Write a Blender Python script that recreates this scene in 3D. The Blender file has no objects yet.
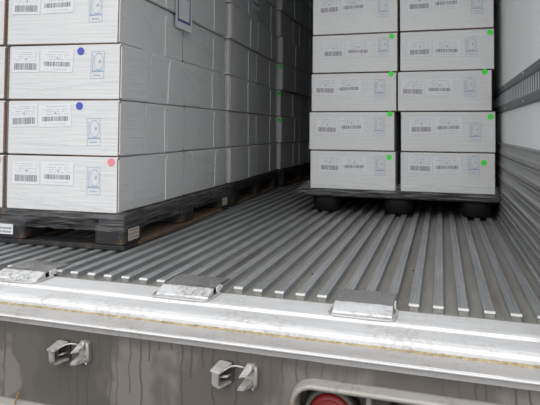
import bpy, bmesh, math, random
from mathutils import Matrix, Vector
random.seed(7)
S = bpy.context.scene
C = S.collection
R = math.radians

# ------------------------------------------------------------------ camera
cam = bpy.data.cameras.new('camera')
cam.sensor_fit = 'HORIZONTAL'; cam.sensor_width = 36.0
cam.lens = 557.0 / 540.0 * 36.0
cam.shift_y = -(202.5 - 115.0) / 540.0
cam.clip_start = 0.02
co = bpy.data.objects.new('camera', cam); C.objects.link(co)
M = Matrix(((0.95597489, 0.00142747, 0.293445, 0.0),
            (0.29337218, -0.02745003, -0.95560413, 0.0),
            (0.00669098, 0.99962216, -0.02666032, 0.472),
            (0, 0, 0, 1)))
co.matrix_world = M
S.camera = co

# ------------------------------------------------------------------ light: overcast daylight only
w = bpy.data.worlds.new('overcast_sky'); S.world = w; w.use_nodes = True
bg = w.node_tree.nodes['Background']
bg.inputs['Color'].default_value = (0.95, 0.975, 1.0, 1)
# standard overcast sky: luminance rises from the horizon to the zenith as (1 + 2 sin e) / 3
wt = w.node_tree; tc = wt.nodes.new('ShaderNodeTexCoord'); sp = wt.nodes.new('ShaderNodeSeparateXYZ')
mr = wt.nodes.new('ShaderNodeMapRange'); wt.links.new(tc.outputs['Generated'], sp.inputs[0]); wt.links.new(sp.outputs[2], mr.inputs[0])
SKY = 1.7
mr.inputs[1].default_value = 0.0; mr.inputs[2].default_value = 1.0; mr.inputs[3].default_value = SKY / 3; mr.inputs[4].default_value = SKY
wt.links.new(mr.outputs[0], bg.inputs['Strength'])
# bright part of the cloud cover, behind and to the left of the viewer: a very soft sun
sl = bpy.data.lights.new('cloud_sun', 'SUN'); sl.energy = 1.45; sl.angle = R(76); sl.color = (1.0, 0.985, 0.96)
so = bpy.data.objects.new('cloud_sun', sl); C.objects.link(so)
so.rotation_euler = Vector((0.12, 1.0, -1.0)).to_track_quat('-Z', 'Y').to_euler()
vs = S.view_settings
vs.view_transform = 'Standard'; vs.look = 'None'; vs.gamma = 1.0; vs.use_curve_mapping = False
vs.exposure = 0.21

# ------------------------------------------------------------------ materials
class NT:
    """tiny helper to write node graphs"""
    def __init__(s, name):
        s.m = bpy.data.materials.new(name); s.m.use_nodes = True
        s.t = s.m.node_tree; s.n = s.t.nodes; s.b = s.n['Principled BSDF']
    def node(s, typ, **kw):
        n = s.n.new(typ)
        for k, v in kw.items(): setattr(n, k, v)
        return n
    def put(s, sock, v):
        if isinstance(v, bpy.types.NodeSocket): s.t.links.new(v, sock)
        else:
            if isinstance(v, tuple) and len(v) == 3 and sock.type == 'RGBA': v = v + (1,)
            sock.default_value = v
    def math(s, op, a, b=0.0, c=None):
        n = s.node('ShaderNodeMath', operation=op)
        s.put(n.inputs[0], a); s.put(n.inputs[1], b)
        if c is not None: s.put(n.inputs[2], c)
        return n.outputs[0]
    def coord(s, scale=(1, 1, 1), kind='Object'):
        tc = s.node('ShaderNodeTexCoord'); mp = s.node('ShaderNodeMapping')
        s.t.links.new(tc.outputs[kind], mp.inputs[0]); mp.inputs['Scale'].default_value = scale
        return mp.outputs[0]
    def world(s, scale=(1, 1, 1)):
        g = s.node('ShaderNodeNewGeometry'); mp = s.node('ShaderNodeMapping')
        s.t.links.new(g.outputs['Position'], mp.inputs[0]); mp.inputs['Scale'].default_value = scale
        return mp.outputs[0]
    def noise(s, vec, scale, detail=4, rough=0.55):
        n = s.node('ShaderNodeTexNoise'); s.put(n.inputs['Vector'], vec)
        n.inputs['Scale'].default_value = scale; n.inputs['Detail'].default_value = detail
        n.inputs['Roughness'].default_value = rough
        return n.outputs[0]
    def ramp(s, fac, lo, hi):
        n = s.node('ShaderNodeMapRange'); s.put(n.inputs[0], fac)
        n.inputs[1].default_value = lo; n.inputs[2].default_value = hi
        return n.outputs[0]
    def mix(s, f, a, b):
        n = s.node('ShaderNodeMix', data_type='RGBA'); s.put(n.inputs[0], f)
        s.put(n.inputs[6], a); s.put(n.inputs[7], b)
        return n.outputs[2]
    def bump(s, h, strength=0.3, dist=0.002):
        n = s.node('ShaderNodeBump'); s.put(n.inputs['Height'], h)
        n.inputs['Strength'].default_value = strength; n.inputs['Distance'].default_value = dist
        s.t.links.new(n.outputs[0], s.b.inputs['Normal'])
    def set(s, **kw):
        for k, v in kw.items(): s.put(s.b.inputs[k.replace('_', ' ')], v)
        return s.m

def plain(name, col, rough=0.6, metal=0.0, var=0.12, scale=30.0, bump=0.15, dist=0.001):
    t = NT(name); v = t.coord()
    n = t.noise(v, scale)
    c2 = tuple(max(0, x * (1 - var * 2)) for x in col); c1 = tuple(min(1, x * (1 + var)) for x in col)
    t.set(Base_Color=t.mix(n, c2, c1), Roughness=rough, Metallic=metal)
    if bump: t.bump(n, bump, dist)
    return t.m

MAT = {}
# white carton board under tight stretch film: film gives a soft sheen with long horizontal wrinkles
t = NT('carton_white'); v = t.coord((1.2, 1.2, 26))
n1 = t.noise(v, 3.0, 5); n2 = t.noise(t.coord(), 9.0, 3)
col = t.mix(n2, (0.62, 0.627, 0.632), (0.70, 0.706, 0.708))
t.set(Base_Color=col, Roughness=0.55, Coat_Weight=0.5, Coat_Roughness=0.2)
t.bump(n1, 0.6, 0.004); MAT['carton'] = t.m
MAT['kraft'] = plain('kraft_edge', (0.34, 0.24, 0.18), 0.9, var=0.3, scale=120)
MAT['paper'] = plain('label_paper', (0.73, 0.73, 0.76), 0.45, var=0.03, bump=0)
MAT['ink'] = plain('label_ink', (0.24, 0.24, 0.27), 0.6, var=0.3, scale=300, bump=0)
MAT['ink_light'] = plain('label_small_print', (0.50, 0.50, 0.54), 0.6, var=0.3, scale=400, bump=0)
MAT['blue_ink'] = plain('blue_stamp_ink', (0.34, 0.46, 0.68), 0.6, var=0.3, scale=120, bump=0)
MAT['purple_ink'] = plain('purple_ink', (0.10, 0.09, 0.30), 0.6, var=0.2, scale=120, bump=0)
MAT['dot_green'] = plain('green_dot', (0.06, 0.85, 0.07), 0.5, var=0.05, bump=0)
MAT['dot_blue'] = plain('blue_dot', (0.07, 0.10, 0.48), 0.5, var=0.08, bump=0)
MAT['dot_pink'] = plain('pink_dot', (0.80, 0.26, 0.30), 0.5, var=0.08, bump=0)

# black painted pallet timber, scraped to brown in places
t = NT('pallet_black_timber'); v = t.coord((1, 1, 1))
g = t.ramp(t.noise(v, 16, 6, 0.75), 0.54, 0.68); g2 = t.noise(t.coord((3, 30, 30)), 8, 3)
t.set(Base_Color=t.mix(g, (0.014, 0.014, 0.016), (0.13, 0.075, 0.04)), Roughness=0.62)
t.bump(g2, 0.4, 0.002); MAT['timber'] = t.m
MAT['timber_worn'] = plain('pallet_bare_timber', (0.16, 0.105, 0.065), 0.85, var=0.4, scale=40, bump=0.4, dist=0.002)
t = NT('pallet_black_plastic'); n = t.noise(t.coord(), 60, 3)
t.set(Base_Color=(0.006, 0.006, 0.007), Roughness=0.6, Specular_IOR_Level=0.25); t.bump(n, 0.15, 0.001); MAT['plastic'] = t.m

# clear stretch film
def film_mat(name, lo, hi):
    t = NT(name)
    n = t.noise(t.coord((1.5, 1.5, 40)), 4.0, 6, 0.65)
    t.set(Base_Color=(0.75, 0.76, 0.78), Roughness=0.25, Specular_IOR_Level=0.6)
    t.bump(n, 0.6, 0.004)
    tr = t.node('ShaderNodeBsdfTransparent'); mx = t.node('ShaderNodeMixShader')
    mr = t.node('ShaderNodeMapRange'); t.put(mr.inputs[0], n)
    mr.inputs[1].default_value = 0.46; mr.inputs[2].default_value = 0.70
    mr.inputs[3].default_value = lo; mr.inputs[4].default_value = hi
    out = t.n['Material Output']
    t.t.links.new(mr.outputs[0], mx.inputs[0]); t.t.links.new(tr.outputs[0], mx.inputs[1])
    t.t.links.new(t.b.outputs[0], mx.inputs[2]); t.t.links.new(mx.outputs[0], out.inputs['Surface'])
    return t.m
MAT['film'] = film_mat('stretch_film', 0.02, 0.26)
MAT['film_thick'] = film_mat('stretch_film_bunched', 0.02, 0.38)

# aluminium floor
def floor_mat(name, a, b, metal, rough, rust_x=None):
    t = NT(name)
    n1 = t.noise(t.world((14, 1.1, 14)), 3.0, 6, 0.65)
    n2 = t.noise(t.world((1, 1, 1)), 90.0, 4, 0.7)
    rust = t.ramp(t.noise(t.world((9, 0.5, 1)), 1.7, 5), 0.60, 0.72)
    rustb = t.math('MULTIPLY', rust, t.ramp(n2, 0.35, 0.6))
    f = t.math('ADD', t.math('MULTIPLY', n1, 0.65), t.math('MULTIPLY', n2, 0.35))
    c = t.mix(t.ramp(f, 0.3, 0.7), a, b)
    c = t.mix(t.math('MULTIPLY', rustb, 0.6), c, (0.13, 0.085, 0.06))
    if rust_x is not None:                       # one groove is stained with rust
        g = t.node('ShaderNodeNewGeometry'); sx = t.node('ShaderNodeSeparateXYZ'); t.t.links.new(g.outputs['Position'], sx.inputs[0])
        near = t.math('LESS_THAN', t.math('ABSOLUTE', t.math('SUBTRACT', sx.outputs[0], rust_x)), 0.03)
        c = t.mix(t.math('MULTIPLY', near, t.math('MULTIPLY', 0.6, t.ramp(n2, 0.42, 0.66))), c, (0.11, 0.062, 0.040))
    t.set(Base_Color=c, Metallic=metal, Roughness=t.math('ADD', rough, t.math('MULTIPLY', n1, 0.2)))
    t.bump(n2, 0.25, 0.0012)
    return t.m
MAT['groove'] = floor_mat('floor_groove_dirty_aluminium', (0.175, 0.17, 0.156), (0.31, 0.30, 0.28), 0.1, 0.5, rust_x=-0.108)
MAT['rib'] = floor_mat('floor_rib_aluminium', (0.25, 0.258, 0.265), (0.49, 0.50, 0.51), 0.5, 0.36)
MAT['rib_end'] = plain('bright_cut_aluminium', (0.78, 0.78, 0.77), 0.45, 0.1, var=0.15, scale=200)

def alu(name, a, b, metal, rough, dirt=(0.30, 0.26, 0.22), amount=0.35):
    t = NT(name)
    n1 = t.noise(t.world((1.2, 9, 9)), 6.0, 6, 0.65); n2 = t.noise(t.world(), 70, 4, 0.7)
    d = t.ramp(t.math('MULTIPLY', n2, t.noise(t.world(), 5.0, 4)), 0.27, 0.40)
    c = t.mix(n1, a, b)
    c = t.mix(t.math('MULTIPLY', d, amount), c, dirt)
    t.set(Base_Color=c, Metallic=metal, Roughness=t.math('ADD', rough, t.math('MULTIPLY', n1, 0.15)))
    t.bump(n2, 0.12, 0.001)
    return t.m
MAT['sill'] = alu('sill_aluminium', (0.50, 0.50, 0.51), (0.80, 0.80, 0.80), 0.15, 0.38, (0.34, 0.31, 0.28), 0.5)
MAT['flange'] = alu('flange_aluminium', (0.42, 0.405, 0.397), (0.58, 0.565, 0.557), 0.4, 0.38, amount=0.5)
MAT['frame'] = alu('lamp_frame_metal', (0.26, 0.243, 0.22), (0.40, 0.38, 0.35), 0.25, 0.42, (0.20, 0.12, 0.06), 0.6)
MAT['cover'] = alu('scuff_cover_worn_top', (0.20, 0.195, 0.19), (0.36, 0.36, 0.36), 0.5, 0.42, (0.08, 0.065, 0.055), 0.8)
MAT['cover_bright'] = alu('scuff_cover_front', (0.52, 0.52, 0.53), (0.78, 0.78, 0.78), 0.3, 0.38, (0.25, 0.24, 0.23), 0.8)
MAT['cast'] = alu('cast_keeper_steel', (0.34, 0.32, 0.305), (0.66, 0.635, 0.61), 0.6, 0.34, (0.10, 0.06, 0.035), 0.9)
MAT['hook_shade'] = plain('hook_cavity_shade', (0.05, 0.046, 0.043), 0.5, var=0.4, scale=60)  # shade of the keeper's hook cavity, put into the colour
MAT['crust'] = plain('dried_dirt_crust', (0.46, 0.38, 0.23), 0.95, var=0.5, scale=90, bump=0.6, dist=0.003)

# rear frame plate: grey-brown weathered metal with dried water runs
t = NT('rear_plate_weathered')
g = t.node('ShaderNodeNewGeometry'); sx = t.node('ShaderNodeSeparateXYZ'); t.t.links.new(g.outputs['Position'], sx.inputs[0])
X, Zc = sx.outputs[0], sx.outputs[2]
wob = t.noise(t.world((5, 1, 9)), 1.5, 2)
u = t.math('ADD', t.math('MULTIPLY', X, 34.0), t.math('MULTIPLY', wob, 0.9))
cell = t.math('FLOOR', u); fr = t.math('FRACT', u)
wn = t.node('ShaderNodeTexWhiteNoise', noise_dimensions='1D'); t.put(wn.inputs['W'], cell)
wn2 = t.node('ShaderNodeTexWhiteNoise', noise_dimensions='1D'); t.put(wn2.inputs['W'], t.math('ADD', cell, 77.3))
dist = t.math('ABSOLUTE', t.math('SUBTRACT', fr, t.math('ADD', 0.3, t.math('MULTIPLY', wn2.outputs[0], 0.4))))
line = t.math('LESS_THAN', dist, 0.085)
length = t.math('MULTIPLY', wn.outputs[0], 0.42)
inlen = t.math('GREATER_THAN', Zc, t.math('SUBTRACT', -0.066, length))
zone = t.ramp(t.noise(t.world((1, 1, 0.2)), 2.3, 2), 0.42, 0.52)
run = t.math('MULTIPLY', t.math('MULTIPLY', line, inlen), t.math('MULTIPLY', zone, 0.8))
big = t.noise(t.world((1, 1, 0.55)), 4.2, 4)
patch = t.ramp(big, 0.50, 0.55)
top_band = t.ramp(t.math('ADD', Zc, t.math('MULTIPLY', t.noise(t.world((1, 1, 0.3)), 14, 3), 0.07)), -0.052, -0.030)  # darker band along the top of the plate, ragged lower border
base = t.mix(patch, (0.128, 0.112, 0.101), (0.215, 0.190, 0.176))
sn = t.noise(t.world((1, 1, 0.8)), 9.0, 4)
edge = t.ramp(t.math('ADD', X, t.math('MULTIPLY', sn, 0.22)), -0.68, -0.72)
blot = t.ramp(t.noise(t.world((1, 1, 0.7)), 5.5, 3), 0.56, 0.59)
base = t.mix(t.math('MULTIPLY', edge, t.math('SUBTRACT', 0.75, t.math('MULTIPLY', blot, 0.75))), base, (0.095, 0.086, 0.076))
base = t.mix(t.math('MULTIPLY', top_band, 0.7), base, (0.095, 0.085, 0.078))
base = t.mix(run, base, (0.075, 0.066, 0.060))
fine = t.noise(t.world((1, 1, 0.3)), 60, 4)
base = t.mix(t.math('MULTIPLY', fine, 0.3), base, (0.12, 0.11, 0.10))
t.set(Base_Color=base, Metallic=0.15, Roughness=0.42); t.bump(fine, 0.08, 0.001)
MAT['plate'] = t.m

t = NT('wall_white_liner'); n = t.noise(t.world((1, 3, 0.35)), 6, 5)
t.set(Base_Color=t.mix(n, (0.80, 0.81, 0.82), (0.92, 0.93, 0.93)), Roughness=0.42); MAT['liner'] = t.m
t = NT('scuff_plank'); n = t.noise(t.world((1, 1.2, 16)), 5, 6, 0.7); n2 = t.noise(t.world(), 40, 5, 0.7)
t.set(Base_Color=t.mix(t.math('MULTIPLY', t.math('ADD', n, n2), 0.5), (0.14, 0.14, 0.14), (0.46, 0.46, 0.46)), Metallic=0.35, Roughness=0.42)
t.bump(n2, 0.3, 0.002); MAT['plank'] = t.m
MAT['track'] = alu('track_galvanised', (0.10, 0.105, 0.11), (0.17, 0.175, 0.18), 0.5, 0.42)
MAT['track_bar'] = alu('track_bar_galvanised', (0.42, 0.46, 0.49), (0.60, 0.64, 0.67), 0.25, 0.4)
MAT['track_dark'] = plain('track_slot', (0.025, 0.026, 0.028), 0.6)
MAT['lens'] = plain('red_lamp_lens', (0.27, 0.013, 0.011), 0.45, var=0.2, scale=40, bump=0.05)
MAT['rubber'] = plain('black_rubber', (0.016, 0.015, 0.014), 0.6, bump=0.1)
MAT['ring'] = plain('dirty_lamp_ring', (0.15, 0.135, 0.115), 0.65, var=0.25, scale=25)
MAT['twig'] = plain('dry_twig_bark', (0.36, 0.17, 0.05), 0.8, var=0.4, scale=160)
MAT['asphalt'] = plain('asphalt', (0.16, 0.158, 0.155), 0.9, var=0.2, scale=60)
MAT['sticker_old'] = plain('weathered_sticker', (0.62, 0.56, 0.42), 0.7, var=0.35, scale=120)

# ------------------------------------------------------------------ mesh helpers
def mesh(name, verts, faces, mats, fmat=None, smooth=False):
    me = bpy.data.meshes.new(name); me.from_pydata([tuple(v) for v in verts], [], faces)
    for m in (mats if isinstance(mats, (list, tuple)) else [mats]): me.materials.append(MAT[m])
    if fmat: me.polygons.foreach_set('material_index', fmat)
    if smooth: me.polygons.foreach_set('use_smooth', [True] * len(me.polygons))
    me.update(); return me
def link(name, me, parent=None, loc=(0, 0, 0), rot=(0, 0, 0), scale=(1, 1, 1)):
    o = bpy.data.objects.new(name, me); C.objects.link(o)
    o.location = loc; o.rotation_euler = rot; o.scale = scale
    if parent: o.parent = parent
    return o
def thing(name, label, cat, loc=(0, 0, 0), rot=(0, 0, 0), group=None):
    o = link(name, None, None, loc, rot); return tag(o, label, cat, group)
def tag(o, label=None, cat=None, group=None, kind=None):
    if label: o['label'] = label
    if cat: o['category'] = cat
    if group: o['group'] = group
    if kind: o['kind'] = kind
    return o
def bm_mesh(name, bm, mats, smooth=False):
    bmesh.ops.recalc_face_normals(bm, faces=bm.faces)
    me = bpy.data.meshes.new(name); bm.to_mesh(me); bm.free()
    for m in (mats if isinstance(mats, (list, tuple)) else [mats]): me.materials.append(MAT[m])
    if smooth: me.polygons.foreach_set('use_smooth', [True] * len(me.polygons))
    return me
def box_bm(x0, x1, y0, y1, z0, z1, bev=0.0, seg=1, bm=None):
    own = bmesh.new()
    bmesh.ops.create_cube(own, size=1.0)
    for v in own.verts:
        v.co = Vector((x0 + (v.co.x + .5) * (x1 - x0), y0 + (v.co.y + .5) * (y1 - y0), z0 + (v.co.z + .5) * (z1 - z0)))
    if bev: bmesh.ops.bevel(own, geom=own.edges[:], offset=bev, segments=seg, affect='EDGES', profile=0.6)
    if bm is None: return own
    tmp = bpy.data.meshes.new('tmp'); own.to_mesh(tmp); own.free(); bm.from_mesh(tmp); bpy.data.meshes.remove(tmp)
    return bm
def box(name, x0, x1, y0, y1, z0, z1, mat, bev=0.0, seg=1): return bm_mesh(name, box_bm(x0, x1, y0, y1, z0, z1, bev, seg), mat)
def prism(name, prof, x0, x1, mat, n=1, smooth=False, jit=0.0, closed=True):
    """profile of (y,z) swept along x"""
    k = len(prof); vs_, fs = [], []
    for i in range(n + 1):
        x = x0 + (x1 - x0) * i / n
        for (y, z) in prof: vs_.append((x, y + random.uniform(-jit, jit), z + random.uniform(-jit, jit)))
    for i in range(n):
        for j in range(k if closed else k - 1):
            a = i * k + j; b = i * k + (j + 1) % k
            fs.append((a, b, b + k, a + k))
    if closed: fs.append(tuple(range(k))[::-1]); fs.append(tuple(n * k + j for j in range(k)))
    bm = bmesh.new(); me = mesh('tmp', vs_, fs, mat); bm.from_mesh(me); bpy.data.meshes.remove(me)
    return bm_mesh(name, bm, mat, smooth)
def tube_mesh(name, pts, r, mat, seg=6):
    vs_, fs = [], []
    for i, p in enumerate(pts):
        p = Vector(p); a = Vector(pts[max(0, i - 1)]); b = Vector(pts[min(len(pts) - 1, i + 1)])
        d = (b - a).normalized(); up = Vector((0, 0, 1)) if abs(d.z) < .9 else Vector((1, 0, 0))
        s = d.cross(up).normalized(); q = s.cross(d); rr = r[i] if isinstance(r, (list, tuple)) else r
        for k in range(seg):
            an = 2 * math.pi * k / seg; vs_.append(p + s * math.cos(an) * rr + q * math.sin(an) * rr)
    for i in range(len(pts) - 1):
        for k in range(seg):
            a = i * seg + k; b = i * seg + (k + 1) % seg
            fs.append((a, b, b + seg, a + seg))
    fs.append(tuple(range(seg))); fs.append(tuple((len(pts) - 1) * seg + k for k in range(seg))[::-1])
    return mesh(name, vs_, fs, mat, smooth=True)

# ================================================================== THE SETTING
XW = 0.303; XL = -2.19; YS = 1.512; YF = 9.0; ZC = 2.62
PITCH = 0.0616; RIBH = 0.018
# floor: groove bed, with every rib a part
fl = link('floor', box('floor', XL - 0.02, XW + 0.06, YS - 0.002, YF, -0.10, -0.002, 'groove')); tag(fl, kind='structure')
def rib_mesh():
    h = RIBH; prof = [(-.0125, 0), (-.0115, .0025), (-.0108, h - .005), (-.0128, h - .004), (-.0132, h - .001), (-.0122, h),
                      (-.0075, h), (-.0065, h - .001), (-.0035, h - .001), (-.0025, h), (.0025, h), (.0035, h - .001), (.0065, h - .001), (.0075, h),
                      (.0122, h), (.0132, h - .001), (.0128, h - .004), (.0108, h - .005), (.0115, .0025), (.0125, 0)]
    k = len(prof); y0, y1, y2 = YS + .010, YS + .0135, YF - .01
    vs_ = [(x, y, z - .002) for y in (y0, y1, y2) for (x, z) in prof]
    fs, fm = [], []
    for s in (0, 1):
        for j in range(k):
            a = s * k + j; b = s * k + (j + 1) % k; fs.append((a, b, b + k, a + k)); fm.append(1 if s == 0 and 3 <= j <= 15 else 0)
    fs.append(tuple(range(k))[::-1]); fm.append(2)
    fs.append(tuple(2 * k + j for j in range(k))); fm.append(0)
    i0 = len(vs_)
    for (x_, y_, z_) in ((-.0132, y0 - .0012, h - .0060), (.0132, y0 - .0012, h - .0060), (.0132, y0 - .0012, h - .0015), (-.0132, y0 - .0012, h - .0015),
                         (-.0132, y0 + .006, h - .0060), (.0132, y0 + .006, h - .0060), (.0132, y0 + .006, h - .0012), (-.0132, y0 + .006, h - .0012)): vs_.append((x_, y_, z_))
    for q in ((0, 1, 2, 3), (7, 6, 5, 4), (0, 4, 5, 1), (1, 5, 6, 2), (2, 6, 7, 3), (3, 7, 4, 0)): fs.append(tuple(i0 + v for v in q)); fm.append(1)
    me = mesh('rib', vs_, fs, ['rib', 'rib_end', 'groove'], fm)
    bm = bmesh.new(); bm.from_mesh(me); bmesh.ops.recalc_face_normals(bm, faces=bm.faces); bm.to_mesh(me); bm.free()
    return me
ribme = rib_mesh()
x = -0.006 + PITCH * 4
while x > XL + .03:
    link('rib', ribme, fl, (x + random.uniform(-.0012, .0012), random.uniform(-.003, .004), 0)); x -= PITCH
# low curb strip between last rib and wall
link('edge_strip', box('edge_strip', XW - .020, XW + .02, YS + .01, YF - .01, -.002, .020, 'rib', .004), fl)

# dark screw heads in the grooves
scw = mesh('screw', [(.0045 * math.cos(R(a)), .0045 * math.sin(R(a)), z_) for z_ in (0, .0015) for a in range(0, 360, 45)],
           [tuple(range(8, 16))] + [(k, (k + 1) % 8, 8 + (k + 1) % 8, 8 + k) for k in range(8)], 'rubber')
for p in ((-0.090, 1.959), (-0.406, 1.811)): link('screw', scw, fl, (p[0], p[1], -.002))

# right wall: white liner, planked scuff band below
wr = link('wall_right', box('wall_right', XW, XW + .06, 1.50, YF, -.10, ZC, 'liner')); tag(wr, kind='structure')
zt = 0.415; npl = 6; hp = (zt - 0.018) / npl
for i in range(npl):
    z0 = 0.018 + i * hp
    prof = [(0.004, z0 + .001), (0.0, z0 + .001), (-.010, z0 + .004), (-.013, z0 + hp * .30), (-.008, z0 + hp * .45), (-.008, z0 + hp * .72), (-.012, z0 + hp - .006), (-.004, z0 + hp - .002), (0.004, z0 + hp - .001)]
    me = prism('plank', prof, -1.0, 1.0, 'plank')      # swept along x, then turned to run along the wall
    L = (YF - 1.505) / 2
    o = link('plank', me, wr, (XW, 1.505 + L, 0), (0, 0, R(-90)), (1, 1, 1)); o.scale = (L, 1, 1)
    # profile y (outward negative) becomes world -x after the turn
    o.rotation_euler = (0, 0, R(-90)); o.scale = (L, 1, 1)
wl = link('wall_left', box('wall_left', XL - .06, XL, 1.50, YF, -.10, ZC, 'liner')); tag(wl, kind='structure')
wf = link('wall_front', box('wall_front', XL - .06, XW + .06, YF, YF + .08, -.10, ZC, 'liner')); tag(wf, kind='structure')
ce = link('ceiling', box('ceiling', XL - .06, XW + .06, 1.30, YF + .08, ZC, ZC + .08, 'liner')); tag(ce, kind='structure')
# rear door posts and header, outside the frame
for nm, a, b in (('trim_5', XW + .012, XW + .14), ('trim_6', XL - .14, XL - .012)):
    tag(link(nm, box('post', a, b, 1.24, 1.499, -.06, ZC, 'flange', .008)), kind='structure')
tag(link('trim_7', box('header', XL - .14, XW + .14, 1.24, 1.298, ZC - .12, ZC + .08, 'flange', .008)), kind='structure')

# sill
X0, X1 = XL - .14, XW + .14
prof = [(1.512, -.06), (1.512, -.003), (1.508, .0005), (1.420, .0015), (1.410, .000), (1.4045, -.007), (1.397, -.0065), (1.392, -.0035), (1.345, -.003),
        (1.330, -.0045), (1.320, -.009), (1.3145, -.017), (1.3135, -.027), (1.3135, -.06)]
sill = tag(link('trim_1', prism('sill', prof, X0, X1, 'sill', 60, False, .0005)), kind='structure')
prof = [(1.3130, -.060), (1.3130, -.0290), (1.308, -.0285), (1.285, -.0315), (1.268, -.0345), (1.261, -.0365), (1.2575, -.0395), (1.264, -.0405), (1.269, -.0408), (1.269, -.060)]
flange = tag(link('trim_2', prism('flange', prof, X0, X1, 'flange', 60, False, .0004)), kind='structure')
bead = [(1.2578 + .0026 * math.cos(R(a)), -.0405 + .0026 * math.sin(R(a))) for a in range(0, 360, 45)]
tag(link('trim_8', prism('lip_bead', bead, X0, X1, 'sill', 40, True, .0003)), kind='structure')
# dirt crust in the crevice
bm = bmesh.new(); n = 520; prev = None
for i in range(n + 1):
    xx = X0 + (X1 - X0) * i / n
    a = random.uniform(.6, 1.25) * (.75 + .35 * math.sin(xx * 5.1) * math.sin(xx * 2.3 + 1))
    ring = [bm.verts.new((xx, 1.3125, -.030)), bm.verts.new((xx, 1.3125, -.0235 - random.uniform(0, .002))),
            bm.verts.new((xx, 1.3125 - .005 * a, -.0262 + random.uniform(-.001, .001))), bm.verts.new((xx, 1.3125 - .011 * a, -.0312))]
    if prev:
        for k in range(3): bm.faces.new((prev[k], prev[k + 1], ring[k + 1], ring[k]))
    prev = ring
tag(link('trim_3', bm_mesh('dirt_crust', bm, 'crust')), kind='structure')

# scuff covers bolted over the sill (parts of the sill)
def scuff_cover(xa, xb):
    wd = xb - xa
    e = link('scuff_cover', None, sill, (xa, 0, 0))
    # worn top lying on the ribs
    prof = [(1.474, .0170), (1.600, .0170), (1.602, .0185), (1.580, .0215), (1.530, .0245), (1.500, .0215), (1.474, .0222)]
    link('cover_top', prism('cover_top', prof, 0.004, wd - .004, 'cover', 14, False, .0012), e)
    # bright bent front
    prof = [(1.4735, .0015), (1.4735, .0218), (1.464, .0195), (1.436, .0075), (1.432, .0040), (1.426, .0055), (1.418, .0045), (1.415, .0018)]
    link('cover_front', prism('cover_front', prof, .004, wd - .004, 'cover_bright', 14, False, .0008), e)
    # weld bead around the front
    pts = [(-.003, 1.500, .004), (-.005, 1.440, .003), (0, 1.418, .003), (.010, 1.412, .003), (wd * .35, 1.411, .003), (wd * .7, 1.4115, .003), (wd - .010, 1.412, .003), (wd, 1.418, .003), (wd + .005, 1.440, .003), (wd + .003, 1.500, .004)]
    link('weld_bead', tube_mesh('weld_bead', pts, [.0032, .0040, .0030, .0042, .0032, .0040, .0030, .0042, .0034, .0030], 'flange'), e)
    # upturned bright end tab
    link('end_tab', box('end_tab', wd - .003, wd + .001, 1.4885, 1.520, .0065, .0225, 'rib_end', .0008), e)
for xa, xb in ((-1.345, -1.180), (-0.778, -0.612), (-0.272, -0.114)): scuff_cover(xa, xb)

# rear plate with two lamp recesses
YP = 1.27; ZB = -0.46
def rrect(xa, xb, za, zb, r, n=6):
    pts = []
    for cx, cz, a0 in ((xb - r, zb - r, 0), (xa + r, zb - r, 90), (xa + r, za + r, 180), (xb - r, za + r, 270)):
        for i in range(n + 1):
            a = R(a0 + 90 * i / n); pts.append((cx + r * math.cos(a), cz + r * math.sin(a)))
    return pts
REC = [(-0.323, 0.34, -0.262, -0.109), (-1.98, -0.90, -0.41, -0.278)]
bm = bmesh.new(); edges = []
for loop in [[(X0, ZB), (X1, ZB), (X1, -.0415), (X0, -.0415)]] + [rrect(*a, .045) for a in REC]:
    vv = [bm.verts.new((p[0], YP, p[1])) for p in loop]
    edges += [bm.edges.new((vv[i], vv[(i + 1) % len(vv)])) for i in range(len(vv))]
bmesh.ops.triangle_fill(bm, edges=edges, use_beauty=True)
for f in bm.faces:
    if f.normal.y > 0: f.normal_flip()
me = bpy.data.meshes.new('plate'); bm.to_mesh(me); bm.free(); me.materials.append(MAT['plate'])
plate = tag(link('wall_rear', me), kind='structure')
link('back_panel', box('back_panel', X0, X1, YP + .055, YP + .062, ZB, -.061, 'ring'), plate)
tag(link('trim_4', box('lower_edge', X0, X1, YP - .006, YP + .06, ZB - .03, ZB - .0005, 'flange', .004)), kind='structure')
def recess(xa, xb, za, zb):
    e = link('lamp_frame', None, plate)
    prof = [(-.001, YP), (.013, YP), (.0105, YP - .004), (.0085, YP - .026), (.0060, YP - .031), (.0015, YP - .033), (-.0025, YP - .031), (-.004, YP - .026), (-.004, YP + .055)]
    vs_, fs = [], []; rings = []
    for off, y in prof:
        rings.append([(p[0], y, p[1]) for p in rrect(xa - off, xb + off, za - off, zb + off, .045 + off)])
    k = len(rings[0])
    for r_ in rings: vs_ += r_
    for i in range(len(rings) - 1):
        for j in range(k):
            a = i * k + j; b = i * k + (j + 1) % k; fs.append((a, b, b + k, a + k))
    bm = bmesh.new(); m_ = mesh('tmp', vs_, fs, 'frame'); bm.from_mesh(m_); bpy.data.meshes.remove(m_)
    link('rim', bm_mesh('rim', bm, 'frame', True), e)
    return e
fr_r = recess(*REC[0]); fr_l = recess(*REC[1])
for xd in (-0.155, 0.06): link('divider', box('divider', xd - .006, xd + .006, YP - .006, YP + .054, -.257, -.1135, 'frame', .003), fr_r)

# ground outside
tag(link('floor_yard', box('yard', -14, 12, -14, 22, -1.40, -1.30, 'asphalt')), kind='structure')

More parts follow.
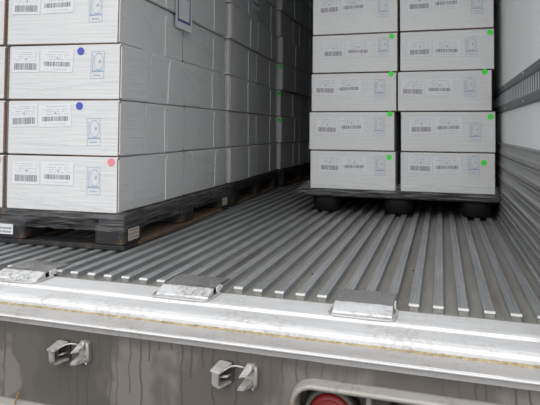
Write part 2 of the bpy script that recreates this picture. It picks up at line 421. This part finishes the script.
# ================================================================== LAMPS
def disc_profile(name, prof, mat, seg=28):
    """(radius, y) revolved about y"""
    vs_, fs = [], []
    for r_, y in prof:
        for k in range(seg):
            a = 2 * math.pi * k / seg; vs_.append((r_ * math.cos(a), y, r_ * math.sin(a)))
    for i in range(len(prof) - 1):
        for k in range(seg):
            a = i * seg + k; b = i * seg + (k + 1) % seg; fs.append((a, b, b + seg, a + seg))
    if prof[-1][0] < .02: fs.append(tuple((len(prof) - 1) * seg + k for k in range(seg)))
    bm = bmesh.new(); m_ = mesh('tmp', vs_, fs, mat); bm.from_mesh(m_); bpy.data.meshes.remove(m_)
    return bm_mesh(name, bm, mat, True)
ring_me = disc_profile('ring', [(.0625, .030), (.0625, .012), (.060, .008), (.054, .007), (.0515, .010), (.051, .022)], 'ring')
grom_me = disc_profile('grommet', [(.0680, .052), (.0680, .016), (.0665, .013), (.0640, .013), (.0630, .018), (.0630, .036)], 'rubber')
lens_me = disc_profile('lens', [(.0510, .020), (.0500, .010), (.046, .005), (.036, .0015), (.018, -.0005), (.002, -.001)], 'lens')
ridge_me = disc_profile('lens_ring', [(.0400, .006), (.0395, -.0005), (.0380, -.0008), (.0375, .004)], 'lens')
for xx, lab in ((-0.241, 'round red tail lamp in the recess under the sill, left of the divider'),
                (-0.050, 'round tail lamp right of the divider, mostly below the picture edge')):
    e = thing('tail_lamp', lab, 'lamp', (xx * 1.016, YP + .006, -0.186), group='tail lamps in the rear recess')
    link('lens', lens_me, e); link('lens_ring', ridge_me, e); link('ring', ring_me, e); link('grommet', grom_me, e)

# ================================================================== DOOR LOCK KEEPERS
def keeper(xc, zc, label, flip):
    e = thing('lock_keeper', label, 'keeper', (xc, YP, zc), (0, R(2.0 if flip else -3.0), 0), 'door lock keepers on the rear plate'); e.scale = (.88, .88, .84)
    # two mounting pads; the hook pad's dark colour paints in the cavity shade
    def pad(name, pts, mat):
        bm = bmesh.new(); f = [bm.verts.new((p[0], -.006, p[1])) for p in pts]; b = [bm.verts.new((p[0], 0, p[1])) for p in pts]
        k = len(pts); bm.faces.new(f); bm.faces.new(b[::-1])
        for j in range(k): bm.faces.new((f[j], f[(j + 1) % k], b[(j + 1) % k], b[j]))
        link(name, bm_mesh(name, bm, mat), e)
    pad('hook_pad', [(-.056, -.030), (-.014, -.030), (-.010, -.020), (-.010, .020), (-.016, .030), (-.054, .033)], 'hook_shade')
    pad('lug_pad', [(.024, -.032), (.052, -.033), (.058, -.026), (.057, .026), (.050, .034), (.028, .033), (.022, .020), (.022, -.022)], 'cast')
    # left hook housing: open to the right
    def hexa(name, c8, mat='cast', bev=.0018):
        bm = bmesh.new(); v = [bm.verts.new(c) for c in c8]
        for q in ((0, 1, 2, 3), (7, 6, 5, 4), (0, 4, 5, 1), (1, 5, 6, 2), (2, 6, 7, 3), (3, 7, 4, 0)): bm.faces.new([v[i] for i in q])
        bmesh.ops.recalc_face_normals(bm, faces=bm.faces)
        bmesh.ops.bevel(bm, geom=bm.edges[:], offset=bev, segments=2, affect='EDGES')
        link(name, bm_mesh(name, bm, mat), e)
    # front lip (facing us)
    hexa('hook_face', [(-.060, -.040, -.026), (-.040, -.045, -.030), (-.040, -.045, .012), (-.060, -.040, .014),
                       (-.058, -.034, -.026), (-.038, -.039, -.030), (-.038, -.039, .012), (-.058, -.034, .014)])
    hexa('hook_side', [(-.061, -.040, -.026), (-.054, -.040, -.026), (-.054, -.040, .014), (-.061, -.040, .014),
                       (-.057, 0, -.027), (-.049, 0, -.027), (-.049, 0, .024), (-.057, 0, .024)])
    hexa('hook_roof', [(-.066, -.042, .009), (-.034, -.048, .008), (-.033, -.046, .014), (-.064, -.040, .017),
                       (-.052, 0, .018), (-.014, 0, .022), (-.013, 0, .030), (-.050, 0, .034)])
    hexa('hook_floor', [(-.058, -.040, -.030), (-.034, -.046, -.033), (-.034, -.046, -.027), (-.058, -.040, -.024),
                        (-.054, 0, -.032), (-.012, 0, -.030), (-.012, 0, -.022), (-.054, 0, -.024)])
    hexa('hook_tongue', [(-.050, -.028, -.014), (-.020, -.024, -.006), (-.020, -.022, -.001), (-.050, -.026, -.009),
                         (-.050, 0, -.016), (-.016, 0, -.010), (-.016, 0, -.004), (-.050, 0, -.010)])
    # rib linking both halves along the top
    link('bridge_rib', tube_mesh('bridge_rib', [(-.034, -.044, .012), (-.026, -.034, .018), (-.016, -.020, .023), (-.004, -.012, .024), (.012, -.010, .023), (.024, -.012, .022)], .0028, 'cast'), e)
    # right half: two lugs reaching back to the left, in front of a rounded flange
    hexa('upper_lug', [(.014, -.042, .004), (.034, -.034, .006), (.040, -.032, .013), (.018, -.040, .010),
                       (.024, 0, .010), (.048, 0, .010), (.050, 0, .032), (.026, 0, .032)])
    hexa('lower_lug', [(.012, -.042, -.030), (.030, -.036, -.031), (.034, -.034, -.020), (.017, -.040, -.019),
                       (.022, 0, -.030), (.048, 0, -.031), (.048, 0, -.008), (.024, 0, -.006)])
    link('side_flange', tube_mesh('side_flange', [(.046, -.010, .032), (.053, -.011, .027), (.055, -.012, .012), (.055, -.012, -.012), (.053, -.011, -.026), (.046, -.010, -.032)], .0055, 'cast', 8), e)
    for zz in (.024, -.022): link('bolt', disc_profile('bolt', [(.0060, 0), (.0060, -.0085), (.0045, -.0105), (.001, -.0108)], 'cast', 6), e, (.0375 if zz > 0 else .040, -.001, zz))
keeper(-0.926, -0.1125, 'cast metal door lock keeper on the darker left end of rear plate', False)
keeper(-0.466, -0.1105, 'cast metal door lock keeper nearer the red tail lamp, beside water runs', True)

# ================================================================== CARGO TRACK
ct = thing('cargo_track', 'grey slotted metal cargo track running along the white right wall', 'cargo track', (XW, 1.52, .570))
LT = 4.2; ht = .132
link('back_strip', box('back_strip', -.003, -.0002, 0, LT, .002, ht - .002, 'track_dark'), ct)
def rail(z0, z1, up):
    zz = [z0, z0 + .004, z1 - .004, z1]
    prof = [(-.0005, z0), (-.006, z0), (-.011, z0 + .006), (-.012, (z0 + z1) / 2), (-.011, z1 - .006), (-.006, z1), (-.0005, z1)]
    bm = bmesh.new(); k = len(prof); a = [bm.verts.new((p[0], 0, p[1])) for p in prof]; b = [bm.verts.new((p[0], LT, p[1])) for p in prof]
    for j in range(k): bm.faces.new((a[j], a[(j + 1) % k], b[(j + 1) % k], b[j]))
    bm.faces.new(a); bm.faces.new(b[::-1]); return bm_mesh('flange', bm, 'track')
link('flange', rail(0, .036, 0), ct); link('flange', rail(ht - .036, ht, 1), ct)
bar_me = box('bar', -.0046, -.0029, -.0120, .0120, .034, ht - .034, 'track_bar', .0005)
y = .03
while y < LT - .02: link('bar', bar_me, ct, (0, y, 0)); y += .0508
scr = disc_profile('rivet', [(.0055, 0), (.0052, -.0015), (.003, -.003), (.0006, -.0034)], 'track_bar', 10)
y = .11
while y < LT:
    for zz in (.014, ht - .014): link('rivet', scr, ct, (-.0115, y, zz), (0, 0, R(-90)))
    y += .61

# ================================================================== CARTONS
CW, CD, CH = .484, .600, .2150
def carton_body(seed, depth=CD):
    rnd = random.Random(seed); h = CH - .0025; w_ = CW / 2; b = .003
    ys = [-depth / 2, -depth / 2 + .003, -depth / 2 + .016, depth / 2 - .003, depth / 2]
    ins = [b, 0, 0, 0, b]
    vs_ = []
    for y_, i_ in zip(ys, ins):
        j = [rnd.uniform(-.0018, .0018) for _ in range(4)]
        for (x_, z_) in ((-w_ + i_, .0005 + i_ + b), (-w_ + i_ + b, .0005 + i_), (w_ - i_ - b, .0005 + i_), (w_ - i_, .0005 + i_ + b),
                         (w_ - i_, h - i_ - b), (w_ - i_ - b, h - i_), (-w_ + i_ + b, h - i_), (-w_ + i_, h - i_ - b)): vs_.append((x_ + rnd.uniform(-.0006, .0006), y_, z_))
    fs, fm = [], []
    for s in range(4):
        for j in range(8):
            a = s * 8 + j; bb = s * 8 + (j + 1) % 8
            fs.append((a, bb, bb + 8, a + 8)); fm.append(1 if (s == 1 and j in (3, 7)) or (s <= 1 and j in (0, 1, 2)) or (s == 0 and j == 3) else 0)
    fs.append(tuple(range(8))[::-1]); fm.append(0); fs.append(tuple(32 + j for j in range(8))); fm.append(0)
    me = mesh('carton_body', vs_, fs, ['carton', 'kraft'], fm)
    bm = bmesh.new(); bm.from_mesh(me); bmesh.ops.recalc_face_normals(bm, faces=bm.faces); bm.to_mesh(me); bm.free()
    return me
bodies = [carton_body(s) for s in range(4)]
def flap_mesh(length, tilt):
    """thin side flap lying on the +x side, local y from 0 to length, rounded upper far corner"""
    r_ = .035; h = CH - .012
    pts = [(0, .006), (length + tilt, .006)] + [(length - r_ + r_ * math.cos(R(a)), h - r_ + r_ * math.sin(R(a))) for a in (0, 22, 45, 67, 90)] + [(0, h)]
    bm = bmesh.new(); a = [bm.verts.new((.0, p[0], p[1])) for p in pts]; b = [bm.verts.new((.0035, p[0], p[1])) for p in pts]
    k = len(pts); bm.faces.new(a); bm.faces.new(b[::-1])
    for j in range(k): bm.faces.new((a[j], a[(j + 1) % k], b[(j + 1) % k], b[j]))
    return bm_mesh('flap', bm, 'carton')
flapsA = [flap_mesh(.17 + .02 * i, random.uniform(-.008, .008)) for i in range(3)]
def mirror_y(me):
    m2 = me.copy(); bm = bmesh.new(); bm.from_mesh(m2)
    for v in bm.verts: v.co.y = -v.co.y
    bmesh.ops.recalc_face_normals(bm, faces=bm.faces); bm.to_mesh(m2); bm.free(); return m2
flapsB = [mirror_y(m) for m in flapsA]

def quads(name, rects, mat, y=0.0):
    vs_, fs = [], []
    for (xa, xb, za, zb) in rects:
        i = len(vs_); vs_ += [(xa, y, za), (xb, y, za), (xb, y, zb), (xa, y, zb)]; fs.append((i, i + 1, i + 2, i + 3))
    return mesh(name, vs_, fs, mat)
LW, LH = .128, .088
label_me = box('shipping_label', 0, LW, -.0006, 0, 0, LH, 'paper')
def label_print(seed):
    rnd = random.Random(seed); r_ = []
    x_ = .012
    while x_ < LW - .014:                                  # barcode
        w_ = rnd.choice((.0012, .002, .003, .0042)); r_.append((x_, x_ + w_, .010 if seed == 0 else .022, .036 if seed == 0 else .040)); x_ += w_ + rnd.choice((.0010, .0016, .0024))
    cx = .066; r_.append((cx - .003, cx + .003, .050, .055))
    return r_
def label_small(seed):
    rnd = random.Random(seed + 9); r_ = []
    rows = (.045, .052, .060, .070, .078) if seed == 0 else (.010, .048, .058, .066, .078)
    for z_ in rows:
        x_ = .010 + rnd.uniform(0, .02)
        while x_ < LW - .012:
            w_ = rnd.uniform(.004, .014); r_.append((x_, min(LW - .008, x_ + w_), z_, z_ + .0022)); x_ += w_ + rnd.choice((.002, .003, .012))
    return r_
pm = [quads('barcode', label_print(s), 'ink', -.0009) for s in (0, 1)]
ps = [quads('small_print', label_small(s), 'ink_light', -.0008) for s in (0, 1)]
def stamp_mesh():
    W_, H_ = .056, .104; t_ = .0013; r_ = []
    def frame(xa, xb, za, zb): r_.extend([(xa, xb, za, za + t_), (xa, xb, zb - t_, zb), (xa, xa + t_, za, zb), (xb - t_, xb, za, zb)])
    frame(0, W_, 0, .027); frame(0, W_, .027, H_)
    for i in range(5): r_.append((.012 + i * .0062, .0165 + i * .0062, .011, .015))
    for i in range(8): r_.append((.006, .009, .034 + i * .0075, .039 + i * .0075))
    r_.append((.034, .0365, .058, .070)); r_.append((.038, .0405, .060, .072))
    for i in range(6): r_.append((.006 + i * .008, .011 + i * .008, .0285, .0325))
    vs_, fs = [], []
    for (xa, xb, za, zb) in r_:
        i = len(vs_); vs_ += [(xa, 0, za), (xb, 0, za), (xb, 0, zb), (xa, 0, zb)]; fs.append((i, i + 1, i + 2, i + 3))
    n_ = 28
    for k in range(n_):
        i = len(vs_); a, b = 2 * math.pi * k / n_, 2 * math.pi * (k + 1) / n_
        for (rr, an) in ((1, a), (1, b), (.93, b), (.93, a)): vs_.append((.032 + .020 * rr * math.cos(an), 0, .065 + .033 * rr * math.sin(an)))
        fs.append((i, i + 1, i + 2, i + 3))
    return mesh('stamp', vs_, fs, 'blue_ink')
stamp_me = stamp_mesh()
def dot_mesh(mat):
    n_ = 20; vs_ = [(.0150 * math.cos(2 * math.pi * k / n_), y_, .0150 * math.sin(2 * math.pi * k / n_)) for y_ in (0, -.0007) for k in range(n_)]
    fs = [tuple(n_ + k for k in range(n_))] + [(k, (k + 1) % n_, n_ + (k + 1) % n_, n_ + k) for k in range(n_)]
    return mesh('dot_sticker', vs_, fs, mat)
dots = {c: dot_mesh('dot_' + c) for c in ('green', 'blue', 'pink')}

def carton(world, label, group, front=True, dot=None, side=False, lab=(0, 0), stamp=(0, 0), seed=0, ltilt=0):
    e = link('carton', None); e.matrix_world = world
    tag(e, label, 'carton', group)
    rnd = random.Random(seed)
    link('body', bodies[seed % 4], e)
    yf = -CD / 2 - .0008; xl = -CW / 2
    if front:
        for i, u0 in enumerate((.055, .325)):
            L_ = link('shipping_label', label_me, e, (xl + (u0 + lab[0]) * CW, yf, CH * (1 - .085 - lab[1]) - LH + rnd.uniform(-.003, .003)), (0, R(rnd.uniform(-2.5, 2.5) + ltilt), 0))
            L_.scale = (.96 if i == 0 else 1.10, 1, 1)
            tag(link('barcode', pm[i], L_), kind='stuff'); tag(link('small_print', ps[i], L_), kind='stuff')
        link('stamp_print', stamp_me, e, (xl + (.745 + stamp[0]) * CW, yf, CH * (.40 - stamp[1])), (0, R(rnd.uniform(-2, 2)), 0))
    if dot:
        link('dot_sticker', dots[dot[0]], e, (xl + dot[1] * CW, yf, CH * (1 - dot[2])))
    if side:
        link('flap', flapsA[seed % 3], e, (CW / 2 - .0002, -CD / 2 + .004, 0)); link('flap', flapsB[(seed + 1) % 3], e, (CW / 2 - .0002, CD / 2 - .004, 0))
    return e
ORD = ['bottom', 'second', 'third', 'fourth', 'fifth', 'sixth', 'seventh', 'eighth', 'ninth']
def lay(k): return 'bottom layer' if k == 0 else ORD[k] + ' layer up'
def frame(px, py, pz, yaw): return Matrix.Translation((px, py, pz)) @ Matrix.Rotation(R(yaw), 4, 'Z')

# --- near left pallet load: origin at front right bottom corner of the cartons
ZL = .152
L1 = (-1.163, 1.84)
SX = 1.022
NL = 9  # layers above the view are added to shade the deep interior
tilts = [0, .25, .55] + [.9] * 6
for k in range(NL):
    yaw = 1.9 + .25 * k if k < 4 else 2.4
    F = frame(L1[0], L1[1], ZL + .2160 * k, yaw)
    jx = (0, .002, .004, -.006, .004, -.002, .003, 0, .002)[k]
    # front right
    T = Matrix.Translation((-CW * SX / 2 + jx, CD / 2, 0)) @ Matrix.Rotation(R(tilts[k]), 4, 'Y') @ Matrix.Scale(SX, 4, (1, 0, 0))
    dot = (('pink', .945, .10), ('blue', .655, .11), ('blue', .655, .13))[k] if k < 3 else ('blue', .66, .10)
    carton(F @ T, f'white carton{" with " + dot[0] + " dot" if k < 3 else ""}, {lay(k)}, front right of near left pallet', 'cartons on the near left pallet', True, dot, True,
           ((0, .03), (-.03, 0), (-.03, 0), (-.01, -.06), (0, 0))[min(k, 4)], ((-.01, .08), (-.015, .22), (0, .02), (0, .02), (0, 0))[min(k, 4)], k + 3)
    # front left
    T = Matrix.Translation((-CW * SX * 1.5 - .014 + jx * .5, CD / 2 + .002, .003 * min(k, 3))) @ Matrix.Rotation(R(tilts[k]), 4, 'Y')
    carton(F @ T, f'white carton, {lay(k)}, front left of near left pallet, cut by picture edge', 'cartons on the near left pallet', True,
           ('pink', .945, .09) if k == 0 else ('blue', .66, .11), False, (0, .01), (0, .03), k + 11)
    # rear right
    T = Matrix.Translation((-CW / 2 + jx * .5 - .003, CD * 1.5 + .008, 0))
    carton(F @ T, f'white carton, {lay(k)}, rear right of near left pallet, side face showing', 'cartons on the near left pallet', False, None, True, seed=k + 5)
# --- second and third pallets along the left
for (px, py, yaw, nm, n, d) in ((-1.205, 3.095, 3.0, 'second left pallet', NL, None), (-1.246, 4.345, -.4, 'third left pallet', NL, 'green')):
    for k in range(n):
        F = frame(px, py, ZL + .2160 * k, yaw)
        jx = random.uniform(-.010, .010) if d is None else (.0, .006, -.004, .012, .010, -.002, .004, 0, .005)[k]
        for r_ in (0, 1):
            T = Matrix.Translation((-CW / 2 + jx + random.uniform(-.003, .003), CD / 2 + r_ * (CD - .012), 0)) @ Matrix.Scale(.975, 4, (0, 1, 0))
            carton(F @ T, f'shaded white carton, {lay(k)}, {"front" if r_ == 0 else "rear"} right of the {nm}', 'cartons on the ' + nm, False,
                   ('green', .972, .14) if (d and r_ == 0 and k in (1, 2, 3)) else None, True, seed=k * 2 + r_)
# --- right pallet load
offL = (.008, .002, .012, .017, .018, .014); offR = (-.002, 0, -.017, -.004, -.006, -.004)
dl = ((.925, .15), (.945, .06), (.935, .05), (.935, .10), (.935, .1), (.935, .1)); dr = ((.885, .235), (.95, .13), (.925, .05), (.955, .10), (.95, .1), (.94, .1))
labL = ((.05, .06), (.03, .06), (-.02, .06), (.07, .10), (.02, -.04), (0, 0)); labR = ((.03, .02), (.04, .06), (-.02, .10), (.03, .14), (.03, 0), (0, 0))
stL = ((.02, .02), (.02, .02), (.0, .06), (.035, .0), (.03, .0), (0, 0)); stR = ((-.02, -.06), (-.01, .14), (-.03, .06), (-.04, .08), (.02, .04), (0, 0))
YR = 3.09
for k in range(NL):
    F = frame(0, YR, .144 + .2167 * k, .6)
    carton(F @ Matrix.Translation((-.715 + offL[min(k, 5)] + CW * .976 / 2, CD / 2 + random.uniform(-.003, .003) + .006, 0)) @ Matrix.Scale(.976, 4, (1, 0, 0)), f'white carton{" with green dot" if k < 4 else ""}, {lay(k)}, left front column of right pallet', 'cartons on the right pallet',
           True, ('green',) + dl[min(k, 5)], False, labL[min(k, 5)], stL[min(k, 5)], k)
    carton(F @ Matrix.Translation((.270 + offR[min(k, 5)] - CW * .985 / 2, CD / 2 + random.uniform(-.003, .003), 0)) @ Matrix.Scale(.985, 4, (1, 0, 0)), f'white carton{" with green dot" if k < 4 else ""}, {lay(k)}, right front column of right pallet', 'cartons on the right pallet',
           True, ('green',) + dr[min(k, 5)], False, labR[min(k, 5)], stR[min(k, 5)], k + 6)
    carton(F @ Matrix.Translation((-.715 + (-.03 if k == 3 else .0) + CW / 2, CD * 1.5 + .012, 0)), f'white carton, {lay(k)}, dark rear left corner of right pallet', 'cartons on the right pallet',
           False, None, False, seed=k + 2)

# ================================================================== PALLETS
def block_pallet(fx, fy, yaw, W_, D_, label, stickers):
    """origin: front right floor corner; boards all separate parts"""
    e = thing('block_pallet', label, 'pallet', (fx, fy, RIBH - .0015), (0, 0, R(yaw)), 'black block pallets along the left wall')
    H_ = ZL - RIBH - .0005
    tb, ts, td = .018, .021, .022
    b0 = box('deck_board', -W_, 0, 0, .13, H_ - td, H_, 'timber', .003)
    ys = [0, .16, .30, .44, .58, .72, .86, D_ - .13]
    for i, y_ in enumerate(ys): link('deck_board', b0, e, (0, y_ if i in (0, 7) else y_ * (D_ - .13) / 1.01, 0))
    s0 = box('stringer_board', 0, .11, 0, D_, H_ - td - ts, H_ - td - .0003, 'timber', .002)
    for x_ in (-.11, -W_ / 2 - .055, -W_): link('stringer_board', s0, e, (x_, 0, 0))
    bl = box('block', 0, .125, 0, .135, tb + .0003, H_ - td - ts - .0003, 'timber', .005)
    for x_ in (-.125, -W_ / 2 - .0625, -W_):
        for y_ in (0, D_ / 2 - .0675, D_ - .135): link('block', bl, e, (x_, y_, 0))
    bb = box('bottom_board', -W_, 0, 0, .11, 0, tb, 'timber', .003)
    for y_ in (0, D_ - .11): link('bottom_board', bb, e, (0, y_, 0))
    bc = box('bottom_runner', 0, .11, .1105, D_ - .1105, 0, tb, 'timber_worn', .003)
    for x_ in (-.11, -W_ / 2 - .055, -W_): link('bottom_runner', bc, e, (x_, 0, 0))
    bm = tb + .012
    for (kind, u0, w_, h_) in stickers:
        vsn = []
        if kind == 'side': me = box('sticker', .0, .0012, u0, u0 + w_, bm + .002, bm + .002 + h_, 'sticker_old'); s = link('sticker', me, e, (.0003, 0, 0))
        else: me = box('sticker', u0, u0 + w_, -.0012, 0, bm + .006, bm + .006 + h_, 'paper'); s = link('sticker', me, e, (0, -.0003, 0))
        rects = []
        for r_ in range(3):
            q = .006
            while q < w_ - .01:
                g_ = random.uniform(.004, .011); rects.append((q, min(w_ - .004, q + g_), .006 + r_ * .014, .0135 + r_ * .014)); q += g_ + .003
        rects = [r_ for r_ in rects if r_[3] < h_ - .003]
        if kind == 'side':
            v_, f_ = [], []
            for (a, b, c_, d_) in rects:
                i = len(v_); v_ += [(.0015, u0 + a, bm + .002 + c_), (.0015, u0 + b, bm + .002 + c_), (.0015, u0 + b, bm + .002 + d_), (.0015, u0 + a, bm + .002 + d_)]; f_.append((i, i + 1, i + 2, i + 3))
            tag(link('lettering', mesh('lettering', v_, f_, 'ink'), s), kind='stuff')
        else:
            v_, f_ = [], []
            for (a, b, c_, d_) in rects:
                i = len(v_); v_ += [(u0 + a, -.0015, bm + .006 + c_), (u0 + b, -.0015, bm + .006 + c_), (u0 + b, -.0015, bm + .006 + d_), (u0 + a, -.0015, bm + .006 + d_)]; f_.append((i, i + 1, i + 2, i + 3))
            tag(link('lettering', mesh('lettering', v_, f_, 'ink'), s), kind='stuff')
    return e
P1 = (-1.128, 1.835, 1.9)
block_pallet(*P1, 1.0, 1.18, 'scraped black block pallet under the nearest left stack of cartons', (('side', .030, .080, .045), ('front', -.600, .11, .04), ('side', 1.065, .075, .040)))
block_pallet(-1.172, 3.085, 3.0, .95, 1.16, 'black block pallet in shade, second along the left wall', ())
block_pallet(-1.212, 4.335, -.4, .95, 1.16, 'black block pallet deep in the dark, third along the left wall', ())

# plastic nesting pallet on the right
pp = thing('plastic_pallet', 'black plastic footed pallet under the right stack of cartons', 'pallet', (-.2225, 3.075, RIBH - .0015), (0, 0, R(.6)))
PW, PD = 1.03, 1.18; H_ = .144 - RIBH
bm = box_bm(-PW / 2, PW / 2, 0, PD, H_ - .016, H_ + .0008, .005, 2)
link('deck', bm_mesh('deck', bm, 'plastic'), pp)
bm = bmesh.new()
for (a, b, c_, d_) in ((-PW / 2 + .006, PW / 2 - .006, .005, .022), (-PW / 2 + .006, PW / 2 - .006, PD - .022, PD - .005), (-PW / 2 + .006, -PW / 2 + .022, .022, PD - .022), (PW / 2 - .022, PW / 2 - .006, .022, PD - .022)):
    box_bm(a, b, c_, d_, H_ - .040, H_ - .0162, .002, 1, bm)
link('deck_skirt', bm_mesh('deck_skirt', bm, 'plastic'), pp)
def foot_mesh():
    vs_, fs = [], []; prof = [(.078, H_ - .0165), (.074, .05), (.068, .012), (.062, .003), (.055, 0)]
    seg = 24
    for r_, z_ in prof:
        for k in range(seg):
            a = 2 * math.pi * (k + .5) / seg; c_, s_ = math.cos(a), math.sin(a); q = (abs(c_) ** 3.2 + abs(s_) ** 3.2) ** (-1 / 3.2)
            vs_.append((r_ * c_ * q * 1.08, r_ * s_ * q, z_))
    for i in range(len(prof) - 1):
        for k in range(seg):
            a = i * seg + k; b = i * seg + (k + 1) % seg; fs.append((a, b, b + seg, a + seg))
    fs.append(tuple(range(seg))); fs.append(tuple((len(prof) - 1) * seg + k for k in range(seg))[::-1])
    bm = bmesh.new(); m_ = mesh('tmp', vs_, fs, 'plastic'); bm.from_mesh(m_); bpy.data.meshes.remove(m_)
    return bm_mesh('foot', bm, 'plastic', True)
ft = foot_mesh()
for x_ in (-.40, 0, .40):
    for y_ in (.105, PD / 2, PD - .105): link('foot', ft, pp, (x_, y_, 0))

# ================================================================== STRETCH FILM AT THE PALLET DECKS
def film_band(name, label, origin, yaw, xa, xb, ya, yb, zs, offs, mat, flare=None):
    """crinkled loop of film: zs heights with outward offsets"""
    e = bpy.data.objects.new(name, None)
    path = []
    def seg(p, q, n_):
        for i in range(n_): path.append((p[0] + (q[0] - p[0]) * i / n_, p[1] + (q[1] - p[1]) * i / n_))
    seg((xa, ya), (xb, ya), 60); seg((xb, ya), (xb, yb), 60); seg((xb, yb), (xa, yb), 12); seg((xa, yb), (xa, ya), 24)
    cx, cy = (xa + xb) / 2, (ya + yb) / 2; n_ = len(path)
    rnd = random.Random(3); vs_, fs = [], []
    for zi, (z_, o_) in enumerate(zip(zs, offs)):
        for i, (x_, y_) in enumerate(path):
            sx_ = (1 if x_ > cx else -1) if abs(abs(x_ - cx) - (xb - xa) / 2) < 1e-6 else 0
            sy_ = (1 if y_ > cy else -1) if abs(abs(y_ - cy) - (yb - ya) / 2) < 1e-6 else 0
            oo = o_ + rnd.uniform(0, .0022); dz = rnd.uniform(-.003, .003)
            if flare:
                f_ = flare(x_ - xa, y_ - ya, zi / (len(zs) - 1)); oo += f_
            vs_.append((x_ + sx_ * oo, y_ + sy_ * oo, z_ + dz))
    m_ = len(zs)
    for zi in range(m_ - 1):
        for i in range(n_):
            a = zi * n_ + i; b = zi * n_ + (i + 1) % n_; fs.append((a, b, b + n_, a + n_))
    o = link(name, mesh(name, vs_, fs, mat, smooth=True), None, (origin[0], origin[1], 0), (0, 0, R(yaw)))
    return tag(o, label, 'film')
film_band('stretch_film', 'clear stretch film wound round the deck of the near left pallet', P1[:2], P1[2], -1.0, 0, 0, 1.18,
          [.088, .100, .112, .124, .136, .148, .158], [.003, .004, .003, .004, .003, .003, -.003], 'film')
film_band('stretch_film', 'crumpled clear stretch film around the deck of the right plastic pallet', (-.2225, 3.075), .6, -PW / 2, PW / 2, 0, PD,
          [.112, .122, .132, .142, .150, .165, .185], [.004, .005, .006, .004, -.003, -.011, -.0135], 'film_thick',
          lambda dx, dy, v: (.045 * math.exp(-(dx / .06) ** 2 - (dy / .10) ** 2) * (1 - abs(v - .35) * 1.3) if v < .9 else 0))

def wrinkle(parent, pts, r_=.0011): link('film_wrinkle', tube_mesh('film_wrinkle', pts, r_, 'film_strand', 4), parent)
MAT['film_strand'] = film_mat('stretch_film_strand', 0.15, 0.40)
near = next(o for o in C.objects if o.name.startswith('stretch_film') and 'near left' in o.get('label', ''))
ox = L1[0] - P1[0]; oy = L1[1] - P1[1]; rw = random.Random(21)
for (u0, z0, u1, z1) in ((.55, .20, .02, .165), (.50, .215, .06, .172), (.48, .19, .15, .160), (.49, .42, .05, .395), (.45, .62, .0, .655)):
    wrinkle(near, [(ox - u0 * .9 + (u0 - u1) * .9 * i / 8, oy - .006 + .0008 * (i % 2) + (.012 if z0 > .5 else .004) * 0, z0 + (z1 - z0) * i / 8 + rw.uniform(-.002, .002)) for i in range(9)])
for q in range(9):
    y0 = rw.uniform(.02, .9); dy_ = rw.uniform(.15, .45); z0 = rw.uniform(.22, 1.15); dz_ = -rw.uniform(.02, .16)
    wrinkle(near, [(ox + .0105 + (y0 + dy_ * i / 8) * -.004, oy + y0 + dy_ * i / 8, z0 + dz_ * i / 8 + rw.uniform(-.002, .002)) for i in range(9)])
for q in range(9):
    y0 = (.10, .19, .24, .40, .44, .72, .80, .98, 1.05)[q]; z0 = (.165, .39, .60, .38, .60, .18, .42, .39, .62)[q]; b_ = rw.uniform(-.02, .02)
    wrinkle(near, [(ox + .0100 - y0 * .004, oy + y0 + b_ * math.sin(i / 8 * 3) * .6, z0 + .185 * i / 8) for i in range(9)], .0016)

# ================================================================== PLACARDS TAPED TO THE LOAD SIDES
def placard(F, label):
    e = link('placard', None); e.matrix_world = F; tag(e, label, 'sign', 'placards on the carton sides')
    W_, H2 = .19, .30
    link('sheet', box('sheet', .0, .0010, 0, W_, 0, H2, 'paper'), e)
    def yz(name, rects, mat, x_):
        v_, f_ = [], []
        for (a, b, c_, d_) in rects:
            i = len(v_); v_ += [(x_, a, c_), (x_, b, c_), (x_, b, d_), (x_, a, d_)]; f_.append((i, i + 1, i + 2, i + 3))
        link(name, mesh(name, v_, f_, mat), e)
    m_, t_ = .020, .012
    yz('border', [(m_, W_ - m_, m_ + .012, m_ + .012 + t_), (m_, W_ - m_, H2 - m_ - t_, H2 - m_), (m_, m_ + t_, m_ + .012, H2 - m_), (W_ - m_ - t_, W_ - m_, m_ + .012, H2 - m_)], 'purple_ink', .0014)
    yz('lettering', [(.06, .13, .165, .172), (.075, .15, .148, .154), (.06, .11, .190, .198), (.07, .15, .22, .228)], 'ink_light', .0014)
F = frame(L1[0], L1[1], 0, 2.3) @ Matrix.Translation((.0150, .47, .945)); placard(F, 'white placard with purple border on side of the near left stack')
F = frame(-1.205, 3.095, 0, 3.0) @ Matrix.Translation((.0125, .44, 1.30)); placard(F, 'white placard with purple border high on the second left stack')

# ================================================================== SMALL THINGS
tw = tag(link('dry_twig', tube_mesh('dry_twig', [(0, 0, 0), (.003, .004, .012), (.006, .007, .026), (.007, .010, .034)], [.0022, .0028, .0024, .0012], 'twig'), None, (-1.096, YP - .020, -.2675)),
         'short orange brown dry twig caught at bottom left of the rear plate', 'twig')
